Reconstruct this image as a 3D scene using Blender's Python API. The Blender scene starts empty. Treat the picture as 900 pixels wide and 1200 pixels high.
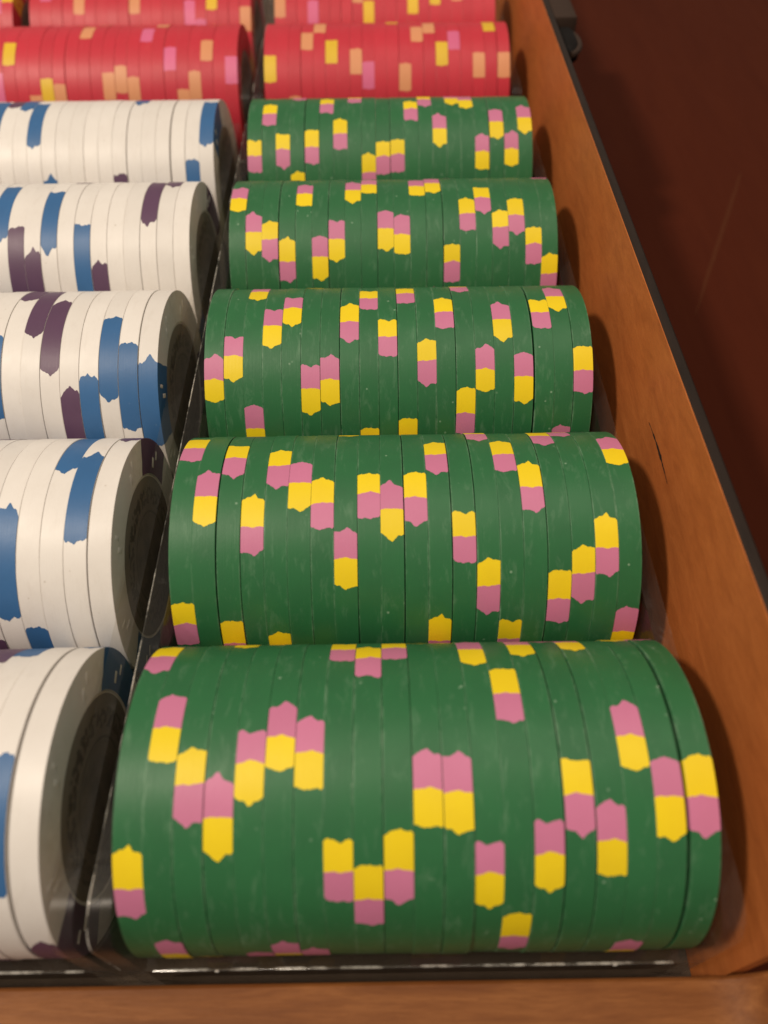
import bpy, bmesh, math, random
from mathutils import Vector, Matrix
random.seed(7)
MM = 0.001
sc = bpy.context.scene
COL = sc.collection
RAD = math.radians

# ------------------------------------------------------------------ camera
CAM = Vector((30.343, -36.198, 106.576)) * MM
PITCH, YAW, ROLL, FPX = 0.902, 0.007, -0.008, 914.4
cd = bpy.data.cameras.new("camera")
co = bpy.data.objects.new("camera", cd)
COL.objects.link(co)
fw = Vector((math.sin(YAW) * math.cos(PITCH), math.cos(YAW) * math.cos(PITCH), -math.sin(PITCH)))
r0 = fw.cross(Vector((0, 0, 1))).normalized()
u0 = r0.cross(fw)
rr = r0 * math.cos(ROLL) + u0 * math.sin(ROLL)
uu = -r0 * math.sin(ROLL) + u0 * math.cos(ROLL)
co.matrix_world = Matrix(((rr.x, uu.x, -fw.x, CAM.x), (rr.y, uu.y, -fw.y, CAM.y),
                          (rr.z, uu.z, -fw.z, CAM.z), (0, 0, 0, 1)))
cd.sensor_fit = 'HORIZONTAL'
cd.sensor_width = 27.0
cd.lens = FPX / 900 * 27.0
cd.clip_start = 0.002
cd.clip_end = 20
cd.dof.use_dof = True
cd.dof.focus_distance = 0.128
cd.dof.aperture_fstop = 17
sc.camera = co

# ------------------------------------------------------------------ light
w = bpy.data.worlds.new("World")
sc.world = w
w.use_nodes = True
bg = w.node_tree.nodes['Background']
bg.inputs[0].default_value = (1.0, 0.88, 0.74, 1)
bg.inputs[1].default_value = 0.26


def area_lamp(name, target, direction, dist, size, power, color):
    d = bpy.data.lights.new(name, 'AREA')
    d.shape = 'DISK'
    d.size = size
    d.energy = power
    d.color = color
    o = bpy.data.objects.new(name, d)
    COL.objects.link(o)
    v = Vector(direction).normalized()
    o.location = Vector(target) * MM + v * dist
    o.rotation_euler = (-v).to_track_quat('-Z', 'Y').to_euler()
    return o


area_lamp("ceiling_lamp", (40, 90, 0), (-0.577, -0.19, 0.795), 1.3, 0.12, 10.6, (1.0, 0.86, 0.70))
area_lamp("second_lamp", (40, 90, 0), (-0.30, -0.20, 0.93), 1.4, 0.16, 3.7, (1.0, 0.86, 0.70))
area_lamp("overhead_fill", (40, 90, 0), (0.18, 0.12, 1.0), 1.5, 0.9, 4.4, (1.0, 0.87, 0.73))  # added soft fill from above, standing in for ceiling bounce

vs = sc.view_settings
vs.view_transform = 'Standard'
vs.look = 'None'
vs.exposure = 0.0
vs.gamma = 1.0
vs.use_curve_mapping = False
sc.cycles.transparent_max_bounces = 24
sc.cycles.max_bounces = 10


# ------------------------------------------------------------------ helpers
def link(o, parent=None):
    COL.objects.link(o)
    if parent:
        o.parent = parent
    return o


def mesh(name, verts, faces, mat=None, smooth=True, angle=35):
    m = bpy.data.meshes.new(name)
    m.from_pydata([tuple(c * MM for c in v) for v in verts], [], faces)
    m.update()
    if smooth:
        m.polygons.foreach_set('use_smooth', [True] * len(m.polygons))
        m.set_sharp_from_angle(angle=RAD(angle))
    if mat:
        m.materials.append(mat)
    return m


def obj(name, me, parent=None, loc=(0, 0, 0), rot=(0, 0, 0)):
    o = bpy.data.objects.new(name, me)
    o.location = Vector(loc) * MM
    o.rotation_euler = rot
    return link(o, parent)


def tag(o, label=None, cat=None, group=None, kind=None):
    if label: o['label'] = label
    if cat: o['category'] = cat
    if group: o['group'] = group
    if kind: o['kind'] = kind
    return o


def empty(name, loc=(0, 0, 0)):
    o = bpy.data.objects.new(name, None)
    o.location = Vector(loc) * MM
    o.empty_display_size = 0.005
    return link(o)


def box_data(x0, x1, y0, y1, z0, z1, bev=0.0, seg=2):
    bm = bmesh.new()
    bmesh.ops.create_cube(bm, size=1)
    for v in bm.verts:
        v.co = Vector((x0 + (v.co.x + .5) * (x1 - x0), y0 + (v.co.y + .5) * (y1 - y0), z0 + (v.co.z + .5) * (z1 - z0)))
    if bev:
        bmesh.ops.bevel(bm, geom=bm.edges[:], offset=bev, segments=seg, profile=.5, affect='EDGES')
    V = [tuple(v.co) for v in bm.verts]
    bm.verts.index_update()
    F = [[v.index for v in f.verts] for f in bm.faces]
    bm.free()
    return V, F


def extrude_data(poly, a0, a1, axis):
    """closed polygon of (p, q) extruded from a0 to a1 along axis ('x': p=y q=z, 'y': p=x q=z)"""
    n = len(poly)
    mk = (lambda a, p, q: (a, p, q)) if axis == 'x' else (lambda a, p, q: (p, a, q))
    V = [mk(a0, p, q) for p, q in poly] + [mk(a1, p, q) for p, q in poly]
    F = [[i, (i + 1) % n, (i + 1) % n + n, i + n] for i in range(n)]
    F.append(list(range(n))[::-1])
    F.append([i + n for i in range(n)])
    return V, F


def fixed(name, V, F, mat, smooth=True, angle=35):
    me = mesh(name, V, F, mat, smooth, angle)
    bm = bmesh.new(); bm.from_mesh(me)
    bmesh.ops.recalc_face_normals(bm, faces=bm.faces)
    bm.to_mesh(me); bm.free()
    return me


# ------------------------------------------------------------------ materials
class N:
    def __init__(s, name):
        s.m = bpy.data.materials.new(name)
        s.m.use_nodes = True
        s.t = s.m.node_tree
        s.b = s.t.nodes['Principled BSDF']
        s.out = s.t.nodes['Material Output']

    def n(s, typ, **kw):
        x = s.t.nodes.new(typ)
        for k, v in kw.items():
            if k.startswith('i_'):
                x.inputs[k[2:].replace('_', ' ')].default_value = v
            else:
                setattr(x, k, v)
        return x

    def l(s, a, b):
        s.t.links.new(a, b)

    def coord(s, scale=(1, 1, 1), which='Object', loc=None):
        tc = s.n('ShaderNodeTexCoord')
        mp = s.n('ShaderNodeMapping')
        mp.inputs['Scale'].default_value = scale
        s.l(tc.outputs[which], mp.inputs['Vector'])
        if loc is not None:
            s.l(loc, mp.inputs['Location'])
        return mp.outputs['Vector']

    def noise(s, vec, scale, detail=3, rough=.55, dist=0):
        x = s.n('ShaderNodeTexNoise')
        x.inputs['Scale'].default_value = scale
        x.inputs['Detail'].default_value = detail
        x.inputs['Roughness'].default_value = rough
        x.inputs['Distortion'].default_value = dist
        s.l(vec, x.inputs['Vector'])
        return x.outputs['Fac']

    def ramp(s, fac, stops):
        x = s.n('ShaderNodeValToRGB')
        e = x.color_ramp.elements
        while len(e) < len(stops): e.new(.5)
        for k, (p, c) in enumerate(stops):
            e[k].position = p
            e[k].color = c if len(c) == 4 else (*c, 1)
        s.l(fac, x.inputs['Fac'])
        return x.outputs['Color']

    def mix(s, fac, a, b, mode='MIX'):
        x = s.n('ShaderNodeMix', data_type='RGBA', blend_type=mode)
        for sock, v in ((x.inputs['Factor'], fac), (x.inputs['A'], a), (x.inputs['B'], b)):
            if isinstance(v, (int, float)): sock.default_value = v
            elif isinstance(v, tuple): sock.default_value = (*v[:3], 1)
            else: s.l(v, sock)
        return x.outputs['Result']

    def math(s, op, a, b=None, clamp=False):
        x = s.n('ShaderNodeMath', operation=op, use_clamp=clamp)
        for k, v in enumerate((a, b)):
            if v is None: continue
            if isinstance(v, (int, float)): x.inputs[k].default_value = v
            else: s.l(v, x.inputs[k])
        return x.outputs[0]

    def bump(s, h, strength, dist):
        x = s.n('ShaderNodeBump')
        x.inputs['Strength'].default_value = strength
        x.inputs['Distance'].default_value = dist
        s.l(h, x.inputs['Height'])
        s.l(x.outputs['Normal'], s.b.inputs['Normal'])


HT = 1.668            # half thickness of a chip, mm
R = 19.5


def chip_mat(name, col, dirt, wear, wear_amt=.5, rough=.42, spot=False):
    m = N(name)
    rnd = m.n('ShaderNodeObjectInfo').outputs['Random']
    cmb = m.n('ShaderNodeCombineXYZ')
    off = m.math('MULTIPLY', rnd, 37.0)
    for k in range(3): m.l(off, cmb.inputs[k])
    v1 = m.coord((1, 1, 1), loc=cmb.outputs[0])
    big = m.noise(v1, 160, 4, .6)
    fine = m.noise(v1, 1500, 3, .6)
    c = m.mix(m.math('MULTIPLY', m.ramp(big, [(.40, (0, 0, 0)), (.75, (1, 1, 1))]), .45), col, dirt)
    # slight difference between one chip and the next
    c = m.mix(m.math('MULTIPLY', rnd, .30), c, tuple(x * .74 for x in col))
    # pale scuffs along the two rims
    tc = m.n('ShaderNodeTexCoord')
    sx = m.n('ShaderNodeSeparateXYZ'); m.l(tc.outputs['Object'], sx.inputs[0])
    ax = m.math('ABSOLUTE', sx.outputs[0])
    edge = m.math('SMOOTH_MAX', 0.0, m.math('MULTIPLY', m.math('SUBTRACT', ax, (HT - .24) * MM), 1 / (.2 * MM)), True)
    patch = m.math('MULTIPLY', m.ramp(m.noise(v1, 420, 5, .75), [(.40, (0, 0, 0)), (.72, (1, 1, 1))]),
                   m.ramp(m.noise(v1, 75, 2, .5), [(.40, (.05, .05, .05)), (.64, (1, 1, 1))]))
    ef = m.math('MULTIPLY', m.math('MULTIPLY', edge, patch), wear_amt, True)
    c = m.mix(ef, c, wear)
    # soft dusty smears rubbed round the rim
    v3 = m.coord((3.2, 1, 1), loc=cmb.outputs[0])
    sm = m.ramp(m.noise(v3, 210, 5, .7, .4), [(.55, (0, 0, 0)), (.80, (1, 1, 1))])
    c = m.mix(m.math('MULTIPLY', sm, .30 * wear_amt + .03), c, wear)
    # small nicks and dust specks
    vo = m.n('ShaderNodeTexVoronoi'); vo.inputs['Scale'].default_value = 420; m.l(v1, vo.inputs['Vector'])
    speck = m.ramp(vo.outputs['Distance'], [(.055, (1, 1, 1)), (.10, (0, 0, 0))])
    sk = m.math('MULTIPLY', speck, m.ramp(m.noise(v1, 90, 2), [(.52, (0, 0, 0)), (.60, (1, 1, 1))]))
    c = m.mix(m.math('MULTIPLY', sk, .8 * wear_amt + .08), c, wear)
    m.l(c, m.b.inputs['Base Color'])
    rg = m.math('ADD', rough - .08, m.math('MULTIPLY', big, .18))
    m.l(rg, m.b.inputs['Roughness'])
    m.b.inputs['Specular IOR Level'].default_value = .38
    # lathe lines round the rim + grain
    v2 = m.coord((60, 1.2, 1.2), loc=cmb.outputs[0])
    lath = m.noise(v2, 110, 2, .6)
    h = m.math('ADD', m.math('MULTIPLY', lath, .8), m.math('MULTIPLY', fine, .6))
    m.bump(h, .30, .00006)
    return m.m


GREEN = chip_mat('chip_green', (.026, .146, .053), (.020, .104, .041), (.24, .38, .26), .85)
YELLOW = chip_mat('chip_yellow', (.88, .66, .012), (.78, .55, .012), (.85, .62, .10), .15)
PINK = chip_mat('chip_pink', (.60, .195, .345), (.52, .165, .29), (.55, .28, .34), .15)
WHITE = chip_mat('chip_white', (.79, .758, .726), (.69, .65, .61), (.42, .36, .29), .45)
BLUE = chip_mat('chip_blue', (.040, .140, .335), (.03, .105, .25), (.16, .26, .42), .2)
PURPLE = chip_mat('chip_purple', (.115, .058, .115), (.085, .042, .085), (.2, .14, .2), .2)
RED = chip_mat('chip_red', (.58, .033, .056), (.49, .027, .045), (.60, .16, .14), .35)
ORANGE = chip_mat('chip_orange', (.74, .32, .155), (.66, .27, .12), (.75, .4, .25), .12)
ROSE = chip_mat('chip_rose', (.72, .15, .30), (.62, .12, .25), (.7, .3, .4), .12)
GOLD = chip_mat('chip_gold', (.80, .52, .035), (.7, .43, .03), (.8, .6, .15), .12)


def inlay_mat():
    m = N('inlay_print')
    tc = m.n('ShaderNodeTexCoord')
    s = m.n('ShaderNodeSeparateXYZ'); m.l(tc.outputs['Object'], s.inputs[0])
    y, z = s.outputs[1], s.outputs[2]
    r = m.math('MULTIPLY', m.math('SQRT', m.math('ADD', m.math('MULTIPLY', y, y), m.math('MULTIPLY', z, z))), 1000)
    ang = m.math('ARCTAN2', y, z)
    cmb = m.n('ShaderNodeCombineXYZ')
    m.l(m.math('MULTIPLY', ang, 9.0), cmb.inputs[0]); m.l(m.math('MULTIPLY', r, .75), cmb.inputs[1])
    blot = m.ramp(m.noise(cmb.outputs[0], 1.1, 1, .4), [(.47, (0, 0, 0)), (.51, (1, 1, 1))])
    band = m.math('MULTIPLY', m.math('GREATER_THAN', r, 8.7), m.math('LESS_THAN', r, 11.4))
    ring = m.math('LESS_THAN', m.math('ABSOLUTE', m.math('SUBTRACT', r, 7.4)), .22)
    v = m.coord()
    pic = m.ramp(m.noise(v, 260, 4, .6), [(.42, (0, 0, 0)), (.56, (1, 1, 1))])
    pic = m.math('MULTIPLY', pic, m.math('LESS_THAN', r, 7.0))
    c = m.mix(m.math('MULTIPLY', m.math('MULTIPLY', band, blot), .8), (.20, .175, .145), (.075, .066, .056))
    c = m.mix(m.math('MULTIPLY', ring, .7), c, (.09, .08, .07))
    c = m.mix(m.math('MULTIPLY', pic, .6), c, (.11, .098, .085))
    m.l(c, m.b.inputs['Base Color'])
    m.b.inputs['Roughness'].default_value = .45
    return m.m


INLAY = inlay_mat()


def wood_mat(name, light, mid, dark, axis, rough=.4, spec=.4, fleck=.5, stretch=14, scale=30):
    m = N(name)
    sc_ = [stretch, stretch, stretch]
    sc_['xyz'.index(axis)] = 1
    v = m.coord(tuple(sc_))
    g = m.noise(v, scale, 5, .62, .6)
    f = m.noise(v, scale * 7, 3, .65, .2)
    v0 = m.coord()
    big = m.noise(v0, 22, 3, .5)
    c = m.ramp(g, [(.28, dark), (.50, mid), (.74, light)])
    c = m.mix(m.math('MULTIPLY', m.ramp(f, [(.50, (0, 0, 0)), (.68, (1, 1, 1))]), fleck), c, dark)
    c = m.mix(m.math('MULTIPLY', big, .45), c, mid)
    m.l(c, m.b.inputs['Base Color'])
    m.l(m.math('ADD', rough - .1, m.math('MULTIPLY', f, .2)), m.b.inputs['Roughness'])
    m.b.inputs['Specular IOR Level'].default_value = spec
    m.bump(m.math('ADD', f, m.noise(v0, 900, 2)), .16, .00012)
    return m.m


CHERRY = wood_mat('cherry_wood', (.52, .168, .046), (.44, .134, .035), (.34, .098, .026), 'y', .48, .2, .42, 3.2, 130)
FRONTW = wood_mat('front_wood', (.31, .122, .038), (.205, .073, .021), (.115, .036, .011), 'x', .5, .15, .35, 9, 50)
MAHOG = wood_mat('mahogany', (.074, .0160, .0068), (.067, .0140, .0062), (.058, .0118, .0055), 'y', .6, .03, .2, 8, 18)
TRIM = wood_mat('dark_edge', (.028, .017, .012), (.020, .012, .0085), (.012, .008, .006), 'y', .55, .25, .4, 6, 60)


def plain(name, col, rough, metal=0.0, spec=.5, bump=0):
    m = N(name)
    v = m.coord()
    n = m.noise(v, 400, 4, .6)
    m.l(m.mix(m.math('MULTIPLY', n, .5), col, tuple(x * .6 for x in col)), m.b.inputs['Base Color'])
    m.l(m.math('ADD', rough - .1, m.math('MULTIPLY', n, .2)), m.b.inputs['Roughness'])
    m.b.inputs['Metallic'].default_value = metal
    m.b.inputs['Specular IOR Level'].default_value = spec
    if bump: m.bump(m.noise(v, 2500, 2), bump, .0002)
    return m.m


FELT = plain('floor_wood', (.075, .05, .034), .8, bump=.4)
BRASS = plain('old_brass', (.045, .026, .018), .6, .1, .25)
BLACKM = plain('black_metal', (.007, .0055, .005), .7, spec=.15)
INK = plain('black_scuff', (.012, .009, .008), .7)
REFLECT = plain('painted_reflection', (.086, .024, .0105), .6, spec=.03)


def acrylic(name, frost, fres=1.0, r0=.04, r1=.16, haze=.004):
    m = N(name)
    tr = m.n('ShaderNodeBsdfTransparent'); tr.inputs[0].default_value = (.95, .94, .92, 1)
    gl = m.n('ShaderNodeBsdfGlossy'); gl.inputs['Color'].default_value = (1, 1, 1, 1)
    v = m.coord()
    sc_ = m.noise(m.coord((1, 6, 1)), 260, 5, .7)
    m.l(m.math('ADD', r0, m.math('MULTIPLY', sc_, r1)), gl.inputs['Roughness'])
    bp = m.n('ShaderNodeBump'); bp.inputs['Strength'].default_value = .25; bp.inputs['Distance'].default_value = .0003
    m.l(m.noise(v, 130, 2), bp.inputs['Height']); m.l(bp.outputs[0], gl.inputs['Normal'])
    fr = m.n('ShaderNodeFresnel'); fr.inputs['IOR'].default_value = 1.49
    mx = m.n('ShaderNodeMixShader')
    geo = m.n('ShaderNodeNewGeometry')
    ff = m.math('MULTIPLY', fr.outputs[0], m.math('MULTIPLY', m.math('SUBTRACT', 1.0, geo.outputs['Backfacing']), fres))
    m.l(ff, mx.inputs[0]); m.l(tr.outputs[0], mx.inputs[1]); m.l(gl.outputs[0], mx.inputs[2])
    last = mx.outputs[0]
    df = m.n('ShaderNodeBsdfDiffuse'); df.inputs[0].default_value = (.62, .60, .56, 1)
    hz = m.ramp(m.noise(v, 210 if frost else 380, 4, .65), [(.47 if frost else .60, (0, 0, 0)), (.66 if frost else .80, (1, 1, 1))])
    m2 = m.n('ShaderNodeMixShader')
    m.l(m.math('ADD', .02 if frost else haze, m.math('MULTIPLY', hz, .6 if frost else .05)), m2.inputs[0]); m.l(last, m2.inputs[1]); m.l(df.outputs[0], m2.inputs[2])
    m.l(m2.outputs[0], m.out.inputs['Surface'])
    return m.m


ACRYL = acrylic('clear_acrylic', False)
ENDAC = acrylic('clear_acrylic_end', False, .4, .12, .3, .014)
FROST = acrylic('frosted_acrylic_edge', True)

GLINTN = N('glint_bead_gloss')
GLINTN.b.inputs['Base Color'].default_value = (.5, .48, .45, 1)
GLINTN.b.inputs['Roughness'].default_value = .12
GLINTN.b.inputs['Specular IOR Level'].default_value = .9
GLINTN.bump(GLINTN.noise(GLINTN.coord(), 1500, 2), .3, .0001)
GLINT = GLINTN.m

# ------------------------------------------------------------------ table and box
WX, WZ = 74.0, 29.7          # inner face and height of the right wall
FLOOR = -22.6
TAB = -26.0
V, F = box_data(-700, 900, -500, 1400, TAB - 30, TAB)
tab = tag(obj('tabletop', mesh('tabletop', V, F, MAHOG, False)), kind='structure')
# long faint reflection on the table, painted as a lighter strip
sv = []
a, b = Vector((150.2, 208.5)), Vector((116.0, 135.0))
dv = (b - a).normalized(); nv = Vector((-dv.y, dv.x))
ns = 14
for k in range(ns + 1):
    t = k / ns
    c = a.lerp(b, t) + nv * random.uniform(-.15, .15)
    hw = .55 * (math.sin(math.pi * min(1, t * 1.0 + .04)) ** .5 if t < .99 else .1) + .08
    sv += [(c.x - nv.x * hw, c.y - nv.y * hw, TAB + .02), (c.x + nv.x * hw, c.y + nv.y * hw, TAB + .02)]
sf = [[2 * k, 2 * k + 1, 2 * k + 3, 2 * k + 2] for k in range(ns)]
obj('reflection_line', fixed('reflection_line', sv, sf, REFLECT), tab)

BX0, BY0, BY1 = -166.0, -21.5, 420.0
bxo = empty('wooden_box', (0, 0, TAB))
tag(bxo, 'open orange-brown wooden box around all the chip racks on the dark table', 'box')


def bpart(name, V, F, mat, smooth=True, angle=35, under=None):
    V = [(x, y, z - TAB) for x, y, z in V]
    return obj(name, fixed(name, V, F, mat, smooth, angle), under or bxo)


V, F = box_data(BX0, WX - .05, BY0 + .05, BY1, TAB + .02, FLOOR)
bpart('floor_panel', V, F, FELT, False)
# right wall: sharp inner arris, dark outer slope
prof = [(WX, TAB + .02), (WX, WZ - .06), (WX + .06, WZ), (WX + .30, WZ), (WX + 1.5, WZ - .3), (WX + 1.5, TAB + .02)]
sw = bpart('side_wall', *extrude_data(prof, BY0 + .25, BY1, 'y'), CHERRY)
prof = [(WX + .10, WZ + .03), (WX + .45, WZ + .35), (WX + 1.4, WZ + .3), (WX + 1.9, WZ - .3), (WX + 1.9, WZ - 9), (WX + 1.55, WZ - 9), (WX + 1.55, WZ - .2)]
bpart('edge_trim', *extrude_data(prof, BY0 + .6, BY1 - .3, 'y'), TRIM, under=sw)
V, F = box_data(BX0 - 6, BX0, BY0 + .03, BY1, TAB + .02, WZ, .5)
bpart('side_wall', V, F, CHERRY)
V, F = box_data(BX0 - 6, WX + 5.6, BY1 + .02, BY1 + 7, TAB + .02, WZ, .5)
bpart('back_wall', V, F, CHERRY)
# front wall, cut low with the cut-out swept up towards the corner
FZ = -8.0
prof = [(BX0 - 6, TAB + .02), (BX0 - 6, WZ - 3), (BX0 + 2, WZ - 3)]
for k in range(9):
    a = math.pi + k / 8 * math.pi / 2
    prof.append((BX0 + 12 + 10 * math.cos(a), FZ + 10 + 10 * math.sin(a)))
for k in range(13):
    a = -math.pi / 2 + k / 12 * math.pi / 2
    prof.append((69.5 + 9.0 * math.cos(a), FZ + 9.0 + 9.0 * math.sin(a)))
prof += [(78.5, 12), (79.5, 12.6), (79.5, TAB + .02)]
V, F = extrude_data(prof, BY0 - 11.5, BY0, 'y')
me = fixed('front_wall', V, F, FRONTW)
o = obj('front_wall', me, bxo); o.location.z = -TAB * MM
md = o.modifiers.new('bevel', 'BEVEL'); md.width = .0005; md.segments = 2; md.limit_method = 'ANGLE'; md.angle_limit = RAD(50)
# black scuff on the right wall
sv = []
A, B = (53.0, 16.25), (40.2, 15.95)
ns = 26
for k in range(ns + 1):
    t = k / ns
    y = A[0] + (B[0] - A[0]) * t; z = A[1] + (B[1] - A[1]) * t + .45 * math.sin(t * 3.1)
    hw = (.10 + .36 * math.sin(math.pi * t ** 1.0) ** 2) * random.uniform(.35, 1.15)
    sv += [(WX - .03, y, z - hw), (WX - .03, y, z + hw * random.uniform(.5, 1.1))]
sf = [[2 * k, 2 * k + 1, 2 * k + 3, 2 * k + 2] for k in range(ns)]
bpart('scuff_mark', sv, sf, INK, under=sw)
# latch at the outer edge of the right wall
V, F = box_data(75.6, 81.6, 182, 262, 20, 29.9, .8)
lp = bpart('latch_plate', V, F, BRASS)
bm = bmesh.new()
bmesh.ops.create_uvsphere(bm, u_segments=20, v_segments=12, radius=1)
V = [(78.2 + math.copysign(abs(v.co.x) ** .6, v.co.x) * 2.4, 175 + math.copysign(abs(v.co.y) ** .6, v.co.y) * 7.5, 26.0 + v.co.z * 2.6) for v in bm.verts]
bm.verts.index_update(); F = [[v.index for v in f.verts] for f in bm.faces]; bm.free()
bpart('latch_knob', V, F, BLACKM, under=lp)
V, F = [], []
na, nb = 28, 8
for i in range(na):
    a = -1.25 + 2.3 * i / (na - 1)
    cx, cy = 76.4 + 4.3 * math.cos(a), 173.5 + 8.0 * math.sin(a)
    for j in range(nb):
        q = 2 * math.pi * j / nb
        V.append((cx + .75 * math.cos(q) * math.cos(a), cy + .75 * math.cos(q) * math.sin(a), 27.2 + .75 * math.sin(q)))
for i in range(na - 1):
    for j in range(nb):
        F.append([i * nb + j, i * nb + (j + 1) % nb, (i + 1) * nb + (j + 1) % nb, (i + 1) * nb + j])
F.append(list(range(nb))); F.append([(na - 1) * nb + j for j in range(nb)])
bpart('latch_ring', V, F, BRASS, under=lp)

# ------------------------------------------------------------------ racks
S = 39.482
L = 67.53
TR = 19.56           # trough radius


def rack(x0, y0, label, worn=(1, 0), glints=(), nrow=5):
    """clear acrylic rack; chips lie from x0 to x0+L, first trough axis at y0"""
    t = empty('chip_rack', (x0, y0, FLOOR))
    tag(t, label, 'chip rack', 'clear chip racks in the box')

    def part(name, V, F, mat, angle=35, under=None):
        V = [(x, y, z - FLOOR) for x, y, z in V]
        return obj(name, fixed(name, V, F, mat, True, angle), under or t)
    ya, yb = -20.05, (nrow - 1) * S + 20.05
    top = []
    n = 260
    for k in range(n + 1):
        y = ya + (yb - ya) * k / n
        i = min(nrow - 1, max(0, round(y / S)))
        d = abs(y - i * S)
        z = -math.sqrt(max(0, TR * TR - d * d)) if d < TR else 0
        lim = -8.0 if (y < -5 or y > (nrow - 1) * S + 5) else -5.0
        top.append((y, min(z, lim)))
    prof = top + [(y, max(FLOOR + .05, z - 1.6)) for y, z in reversed(top)]
    prof = top[:] + [(yb, FLOOR + .05), (yb - 1.4, FLOOR + .05)]
    for y, z in reversed(top):
        if ya + 1.4 < y < yb - 1.4: prof.append((y, z - 1.5))
    prof += [(ya + 1.4, FLOOR + .05), (ya, FLOOR + .05)]
    tray = part('tray', *extrude_data(prof, -.5, L + .5, 'x'), ACRYL)
    # pale, patchy strip along the front lip
    V, F = box_data(.4, L - .4, ya - .05, ya + .30, -8.16, -7.93, .06)
    part('pale_lip', V, F, FROST, under=tray)
    # small glossy beads added on the front lip to make its sparkle
    for nx in glints:
        V, F = box_data(nx - .28, nx + .28, ya - .16, ya + .14, -8.75, -8.05, .13, 3)
        part('glint_bead', V, F, GLINT, under=tray)
    for x_in, x_out in ((-.55, -3.2), (L + .55, L + 3.2)):
        P = [(ya + 1, FLOOR + .05), (ya, -18), (ya, 5.0)]
        for k in range(1, 8):
            a = math.pi - k / 7 * math.pi / 2
            P.append((ya + 5 + 5 * math.cos(a), 5.5 + 5 * math.sin(a)))
        P += [(yb - 9, 10.5), (yb, 1.0), (yb, FLOOR + .05)]
        ew = part('end_wall', *extrude_data(P, min(x_in, x_out), max(x_in, x_out), 'x'), ENDAC)
        if not worn[0 if x_out < 0 else 1]: continue
        e = x_out + (.06 if x_out < 0 else -.06)
        V, F = [], []
        path = [(ya - .03, -6.0)] + [(y, z + .03) for y, z in P[2:-1]]
        for y, z in path:
            for dx, dz in ((-.08, -.07), (.08, -.07), (.08, .06), (-.08, .06)):
                V.append((e + dx, y - (.05 if z < 1.2 else 0), z + dz))
        for i in range(len(path) - 1):
            for j in range(4):
                F.append([i * 4 + j, i * 4 + (j + 1) % 4, i * 4 + 4 + (j + 1) % 4, i * 4 + 4 + j])
        part('worn_edge', V, F, FROST, under=ew)
    return t


YR = 205.0
XW = -8.0 - L
XRL = -7.2 - L
X3 = -79.7 - L
rack(0, 0, 'clear acrylic rack holding the green chips between white chips and right wooden wall', (1, 0), (59.7, 8.6))
rack(XW, 0, 'clear acrylic rack holding the white chips beside the green chips', (1, 0))
rack(0, YR, 'clear acrylic rack holding red chips directly behind the green chips')
rack(XRL, YR, 'clear acrylic rack holding red chips directly behind the white chips')
rack(X3, YR, 'clear acrylic rack beyond the red chips that lie behind the white ones')

# ------------------------------------------------------------------ chip meshes
NSEG = 120


def body_mesh(name, mat):
    h = HT
    prof = [(-h + .14, 0), (-h + .14, 13.4), (-h, 13.65), (-h, R - .07), (-h + .02, R - .02), (-h + .07, R),
            (h - .07, R), (h - .02, R - .02), (h, R - .07), (h, 13.65), (h - .14, 13.4), (h - .14, 0)]
    V, F = [], []
    V.append((prof[0][0], 0, 0))
    rings = []
    for x, r in prof[1:-1]:
        st = len(V)
        for k in range(NSEG):
            a = 2 * math.pi * k / NSEG
            V.append((x, -r * math.cos(a), r * math.sin(a)))
        rings.append(st)
    V.append((prof[-1][0], 0, 0))
    last = len(V) - 1
    for k in range(NSEG):
        k2 = (k + 1) % NSEG
        F.append([0, rings[0] + k, rings[0] + k2])
        for a, b in zip(rings, rings[1:]):
            F.append([a + k, b + k, b + k2, a + k2])
        F.append([last, rings[-1] + k2, rings[-1] + k])
    return fixed(name, V, F, mat, True, 14)


def edge_fn(rng, amp):
    """ragged, usually pointed end of a moulded edge spot: offset in degrees across the rim, u in -1..1"""
    pk = rng.choice([1.25, 1.1, 1, .8, .6, .3, .1, -.5]) * amp
    c = rng.uniform(-.18, .18)
    sh = rng.uniform(.3, .6)
    sk = rng.uniform(-.25, .25) * amp
    ph = [rng.uniform(0, 6.28) for _ in range(3)]

    def f(u):
        d = abs(u - c)
        hat = max(0, 1 - (d / .9) ** 1.3) * .45 + .55 * max(0, 1 - d / sh)
        wob = sum(math.sin(u * fq + p) * a for fq, p, a in zip((5, 9, 17), ph, (.10, .07, .05)))
        tail = -.25 * max(0, abs(u) - .85) / .15
        return pk * hat + sk * u + amp * (wob + tail)
    return f


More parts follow.
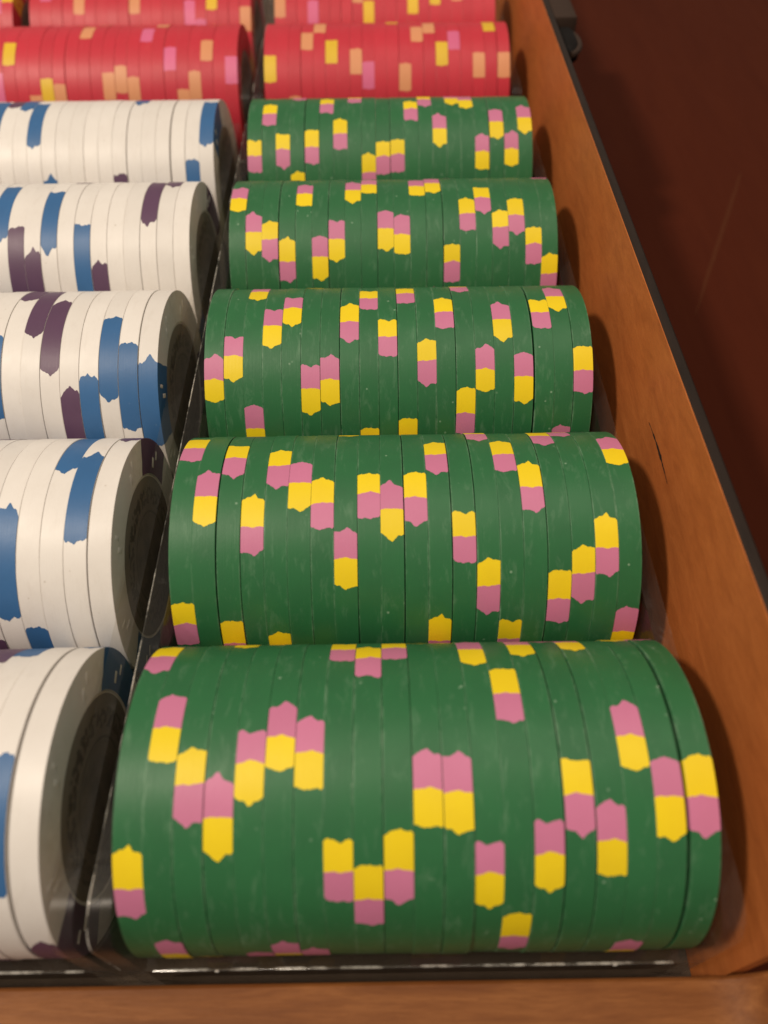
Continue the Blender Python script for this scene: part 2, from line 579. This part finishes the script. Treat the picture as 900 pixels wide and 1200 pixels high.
def spot_mesh(name, mat, a0, a1, f0, f1, face=True, lift=.022):
    """shell over rim and faces from angle a0+f0 to a1+f1 (degrees, 0 = front, 90 = top)"""
    h = HT
    cols = []
    if face:
        for r in (13.7, 14.7, 16, 17.5, R - .18): cols.append((-h - lift, r, -1))
    cols.append((-h + .02 - (lift * .7 if face else .0), R - .02 + lift * .7, -1))
    for k in range(17):
        u = -1 + 2 * k / 16
        cols.append((u * (h - .06), R + lift, u))
    cols.append((h - .02 + (lift * .7 if face else .0), R - .02 + lift * .7, 1))
    if face:
        for r in (R - .18, 17.5, 16, 14.7, 13.7): cols.append((h + lift, r, 1))
    na = max(6, int(abs(a1 - a0) / 2))
    V, F = [], []
    for x, r, u in cols:
        s, e = a0 + f0(u), a1 + f1(u)
        if r < R - .17:       # on the face the sides of the spot run nearly parallel and a little wavy
            c = (a0 + a1) / 2; q = 1 + (R / r - 1) * .45 + .02 * math.sin(r * 2.3)
            s, e = c + (s - c) * q, c + (e - c) * q
        for k in range(na + 1):
            a = RAD(s + (e - s) * k / na)
            V.append((x, -r * math.cos(a), r * math.sin(a)))
    m = na + 1
    for i in range(len(cols) - 1):
        for k in range(na):
            F.append([i * m + k, i * m + k + 1, (i + 1) * m + k + 1, (i + 1) * m + k])
    me = mesh(name, V, F, mat, True, 14)
    bm = bmesh.new(); bm.from_mesh(me)
    bm.normal_update()
    mid = [g for g in bm.faces if abs(g.calc_center_median().x) < .0004]
    g = mid[0]; c = g.calc_center_median(); c.x = 0
    if g.normal.dot(c) < 0: bmesh.ops.reverse_faces(bm, faces=bm.faces)
    bm.to_mesh(me); bm.free()
    return me


rng = random.Random(3)
BODY = {'green': body_mesh('green_chip', GREEN), 'white': body_mesh('white_chip', WHITE), 'red': body_mesh('red_chip', RED)}
NV = 10
SPOT = {'YP': [], 'PY': [], 'B': [], 'P': [], 'O': [], 'R': [], 'G': []}
for k in range(NV):
    for order, (top, bot) in (('YP', (YELLOW, PINK)), ('PY', (PINK, YELLOW))):
        fa, fb, fc = edge_fn(rng, 2.3), edge_fn(rng, 1.9), edge_fn(rng, 2.3)
        fb2 = (lambda f: (lambda u: f(u) * .55))(fb)
        ln = rng.uniform(-.7, .7); md_ = rng.uniform(-.8, .8)
        fneg = (lambda f: (lambda u: -f(u)))(fc)
        SPOT[order].append([(spot_mesh('edge_spot', top, 11.4 + ln, md_, fa, fb2, fc_), spot_mesh('edge_spot', bot, md_, -11.4 - ln, fb2, fneg, fc_)) for fc_ in (False, True)])
    for key, mt, hl, amp in (('B', BLUE, 22.5, 4.2), ('P', PURPLE, 22.5, 4.2), ('O', ORANGE, 10.3, .7), ('R', ROSE, 10.3, .7), ('G', GOLD, 10.3, .7)):
        fa, fc = edge_fn(rng, amp), edge_fn(rng, amp)
        fneg = (lambda f: (lambda u: -f(u)))(fc)
        ln = rng.uniform(-.8, .8)
        SPOT[key].append([(spot_mesh('edge_spot', mt, hl + ln, -hl - ln, fa, fneg, fc_),) for fc_ in (False, True)])


def inlay_mesh():
    V, F = [(0, 0, 0)], []
    for r, x in ((12.8, 0), (13.25, -.03)):
        for k in range(64):
            a = 2 * math.pi * k / 64
            V.append((x, -r * math.cos(a), r * math.sin(a)))
    for k in range(64):
        k2 = (k + 1) % 64
        F.append([0, 1 + k, 1 + k2]); F.append([1 + k, 65 + k, 65 + k2, 1 + k2])
    return fixed('inlay', V, F, INLAY)


def mark_mesh(mat):
    """small raised moulded marks round the face ring"""
    V, F = [], []
    for k in range(8):
        a = RAD(k * 45 + 12)
        for da, ra, rb, wd in ((0, 14.8, 16.6, .45), (.10, 16.4, 18.0, .35)):
            c, s = math.cos(a + da), math.sin(a + da)
            st = len(V)
            for x, ins in ((0, 0), (.07, .12)):
                for r, q in ((ra + ins, -wd + ins), (rb - ins, -wd + ins), (rb - ins, wd - ins), (ra + ins, wd - ins)):
                    V.append((x, -(r * c - q * s), r * s + q * c))
            F.append([st + 4, st + 5, st + 6, st + 7])
            for j in range(4): F.append([st + j, st + (j + 1) % 4, st + 4 + (j + 1) % 4, st + 4 + j])
    return fixed('moulded_mark', V, F, mat)


INLAY_ME = inlay_mesh()
MARK_ME = {'white': mark_mesh(WHITE), 'red': mark_mesh(RED), 'green': mark_mesh(GREEN)}

ORD = ['first', 'second', 'third', 'fourth', 'fifth', 'sixth', 'seventh', 'eighth', 'ninth', 'tenth', 'eleventh', 'twelfth',
       'thirteenth', 'fourteenth', 'fifteenth', 'sixteenth', 'seventeenth', 'eighteenth', 'nineteenth', 'twentieth']
crng = random.Random(11)


def chip(kind, x, y, centre, spots, label, group, face):
    """one chip; centre = angle of its first edge spot; spots = [(angle offset, key)], face = -1/0/1 side whose printed face is open"""
    dz = crng.uniform(-.05, .07)
    dy = crng.uniform(-.10, .10)
    o = obj('poker_chip', BODY[kind], None, (x, y + dy, dz), (-RAD(centre), RAD(crng.uniform(-.10, .10)), RAD(crng.uniform(-.12, .12))))
    tag(o, label, 'poker chip', group)
    for da, key in spots:
        v = crng.randrange(NV)
        for me in SPOT[key][v][1 if face else 0]:
            obj('edge_spot', me, o, (0, 0, 0), (-RAD(da), 0, 0))
    if face:
        i = obj('inlay', INLAY_ME, o, (face * (HT - .09), 0, 0), (crng.uniform(0, 6), 0, 0 if face > 0 else math.pi))
        obj('moulded_mark', MARK_ME[kind], o, (face * (HT - .002), 0, 0), (crng.uniform(0, 6), 0, 0 if face > 0 else math.pi))
    return o


TH = 2 * HT


def positions(x0, gaps, seed):
    """20 chip centres from x0; gaps = {joint index: mm}, the slack that is left is spread over a few joints"""
    g = random.Random(seed)
    slack = L - 20 * TH - .10 - sum(gaps.values())
    ws = [g.random() ** 7 if k not in gaps else 0 for k in range(19)]
    t = sum(ws)
    out, x = [], x0 + .05
    for k in range(20):
        out.append(x + HT)
        if k < 19: x += TH + gaps.get(k, 0) + .012 + max(0, slack - .24) * ws[k] / t
    return out


# measured turn of every green chip, row by row from the front wall, from the white chips to the right wall
GREEN_ROWS = [
    "131 -93 73 -63 -80 -89 -83 45 125 136 -71 -70 -133 105 -50 69 -54 -88 -67 68",
    "113 -80 103 67 96 -86 76 -52 80 -73 79 103 61 39 103 84 34 44 56 -106",
    "-49 -61 -113 -79 -91 -44 -48 81 101 71 106 57 87 31 -53 -81 -48 86 -100 52",
    "-85 -59 54 42 -89 -43 -54 -93 -100 -60 -57 -98 -101 39 70 83 60 69 49 32",
    "47 81 51 24 53 92 62 106 35 45 46 84 100 -65 -103 -97 -48 -70 -50 -74"]
GGAP = [{18: .44, 14: .14, 15: .10, 8: .05}, {1: .15, 12: .12, 9: .12, 15: .11, 11: .06}, {16: .30, 6: .15, 9: .06, 12: .08}, {2: .18, 12: .14, 5: .10, 8: .06}, {3: .18, 16: .14, 9: .10}]
for r, line in enumerate(GREEN_ROWS):
    xs = positions(0, GGAP[r], 20 + r)
    for k, tok in enumerate(line.split()):
        c = abs(int(tok)); key = 'PY' if tok.startswith('-') else 'YP'
        lab = 'green chip with yellow-pink edge spots, %s from right wooden wall, %s row from front wall' % (ORD[19 - k], ORD[r])
        chip('green', xs[k], r * S, c, [(0, key), (90, key), (180, key), (270, key)], lab,
             'green chips in the clear rack', 1 if k == 19 else (-1 if k == 0 else 0))

# white chips, index counted from the end beside the green rack; P/B = which spot is turned to the front
WHITE_ROWS = [
    {0: (-10, 'P'), 1: (61, 'B'), 2: (-25, 'P'), 3: (150, 'P')},
    {0: (148, 'P'), 1: (83, 'B'), 2: (119, 'B'), 3: (0, 'B'), 4: (51, 'B'), 5: (-5, 'P')},
    {0: (36, 'B'), 1: (46, 'B'), 2: (63, 'B'), 3: (28, 'B'), 4: (21, 'P'), 5: (77, 'P'), 6: (98, 'P'), 7: (127, 'P'), 8: (52, 'B')},
    {0: (157, 'P'), 1: (126, 'P'), 2: (89, 'P'), 5: (18, 'P'), 6: (44, 'B'), 7: (135, 'P'), 8: (73, 'B'), 9: (25, 'P'), 10: (41, 'P'), 11: (81, 'B')},
    {0: (78, 'B'), 1: (22, 'B'), 5: (122, 'B'), 6: (13, 'P'), 11: (10, 'B'), 12: (78, 'B'), 13: (112, 'B'), 14: (117, 'P')}]
WGAP = [{18: .4}, {18: .12}, {18: .16, 14: .14}, {16: .1, 13: .05}, {16: .35, 13: .18}]
for r, d in enumerate(WHITE_ROWS):
    xs = positions(XW, WGAP[r], 40 + r)[::-1]
    for k in range(20):
        if k in d: c, key = d[k]
        elif k < len(d) + 4: c, key = crng.uniform(-31, -22), crng.choice('BP')
        else: c, key = crng.uniform(0, 360), crng.choice('BP')
        lab = 'white blue-purple spotted chip, %s from the green chips, %s row from front wall' % (ORD[k], ORD[r])
        chip('white', xs[k], r * S, c, [(0, key), (180, 'P' if key == 'B' else 'B')], lab,
             'white chips in the clear rack', 1 if k == 0 else (-1 if k == 19 else 0))

RED_RIGHT = [
    {0: (49, 'O'), 1: (93, 'G'), 2: (49, 'O'), 4: (72, 'R'), 5: (59, 'G'), 6: (90, 'O'), 7: (80, 'O'), 8: (40, 'O'), 9: (109, 'G'), 11: (42, 'R'),
     12: (53, 'O'), 14: (62, 'G'), 15: (92, 'O'), 16: (73, 'O'), 17: (17, 'O'), 19: (48, 'G')},
    {3: (67, 'O'), 5: (63, 'G'), 7: (56, 'G'), 11: (47, 'G'), 12: (66, 'O'), 16: (48, 'R'), 19: (53, 'O')}]
RED_LEFT = [
    {0: (47, 'R'), 2: (64, 'O'), 3: (36, 'O'), 4: (23, 'O'), 5: (57, 'R'), 6: (106, 'O'), 7: (83, 'R'), 8: (32, 'O'), 9: (41, 'O'), 10: (36, 'O'),
     11: (115, 'O'), 12: (88, 'O'), 13: (117, 'O'), 14: (28, 'O'), 15: (31, 'G'), 16: (20, 'O'), 18: (63, 'G'), 19: (36, 'R')},
    {0: (43, 'O'), 3: (62, 'G'), 4: (32, 'R'), 5: (49, 'R'), 10: (58, 'O'), 15: (58, 'O'), 18: (70, 'R')}]
CYC = {'O': ['O', 'R', 'G'], 'R': ['R', 'G', 'O'], 'G': ['G', 'O', 'R']}
for x0, tbl, where, base, hid in ((0, RED_RIGHT, 'right wooden wall', 'behind the green chips', 3),
                                  (XRL, RED_LEFT, 'the gap', 'behind the white chips', 4)):
    for r, d in enumerate(tbl):
        xs = positions(x0, {}, 60 + r + hid)[::-1]
        for k in range(20):
            if k in d: c, key = d[k]
            else: c, key = crng.uniform(9, 15) if r == 0 else crng.uniform(0, 26), crng.choice('ORG')
            lab = 'red chip, %s from %s, %s red row %s' % (ORD[k], where, ORD[r], base)
            chip('red', xs[k], YR + r * S, c, [(120 * q, kk) for q, kk in enumerate(CYC[key])], lab,
                 'red chips in the clear racks', 1 if k == 0 else (-1 if k == 19 else 0))
xs = positions(X3, {}, 77)[::-1]
for k in range(20):
    lab = 'red chip in the rack beyond, %s from the red chips behind the white ones' % ORD[k]
    c = 70 if k == 0 else crng.uniform(0, 90)
    key = 'G' if k == 0 else crng.choice('ORG')
    chip('red', xs[k], YR + S, c, [(120 * q, kk) for q, kk in enumerate(CYC[key])], lab, 'red chips in the clear racks',
         1 if k == 0 else (-1 if k == 19 else 0))
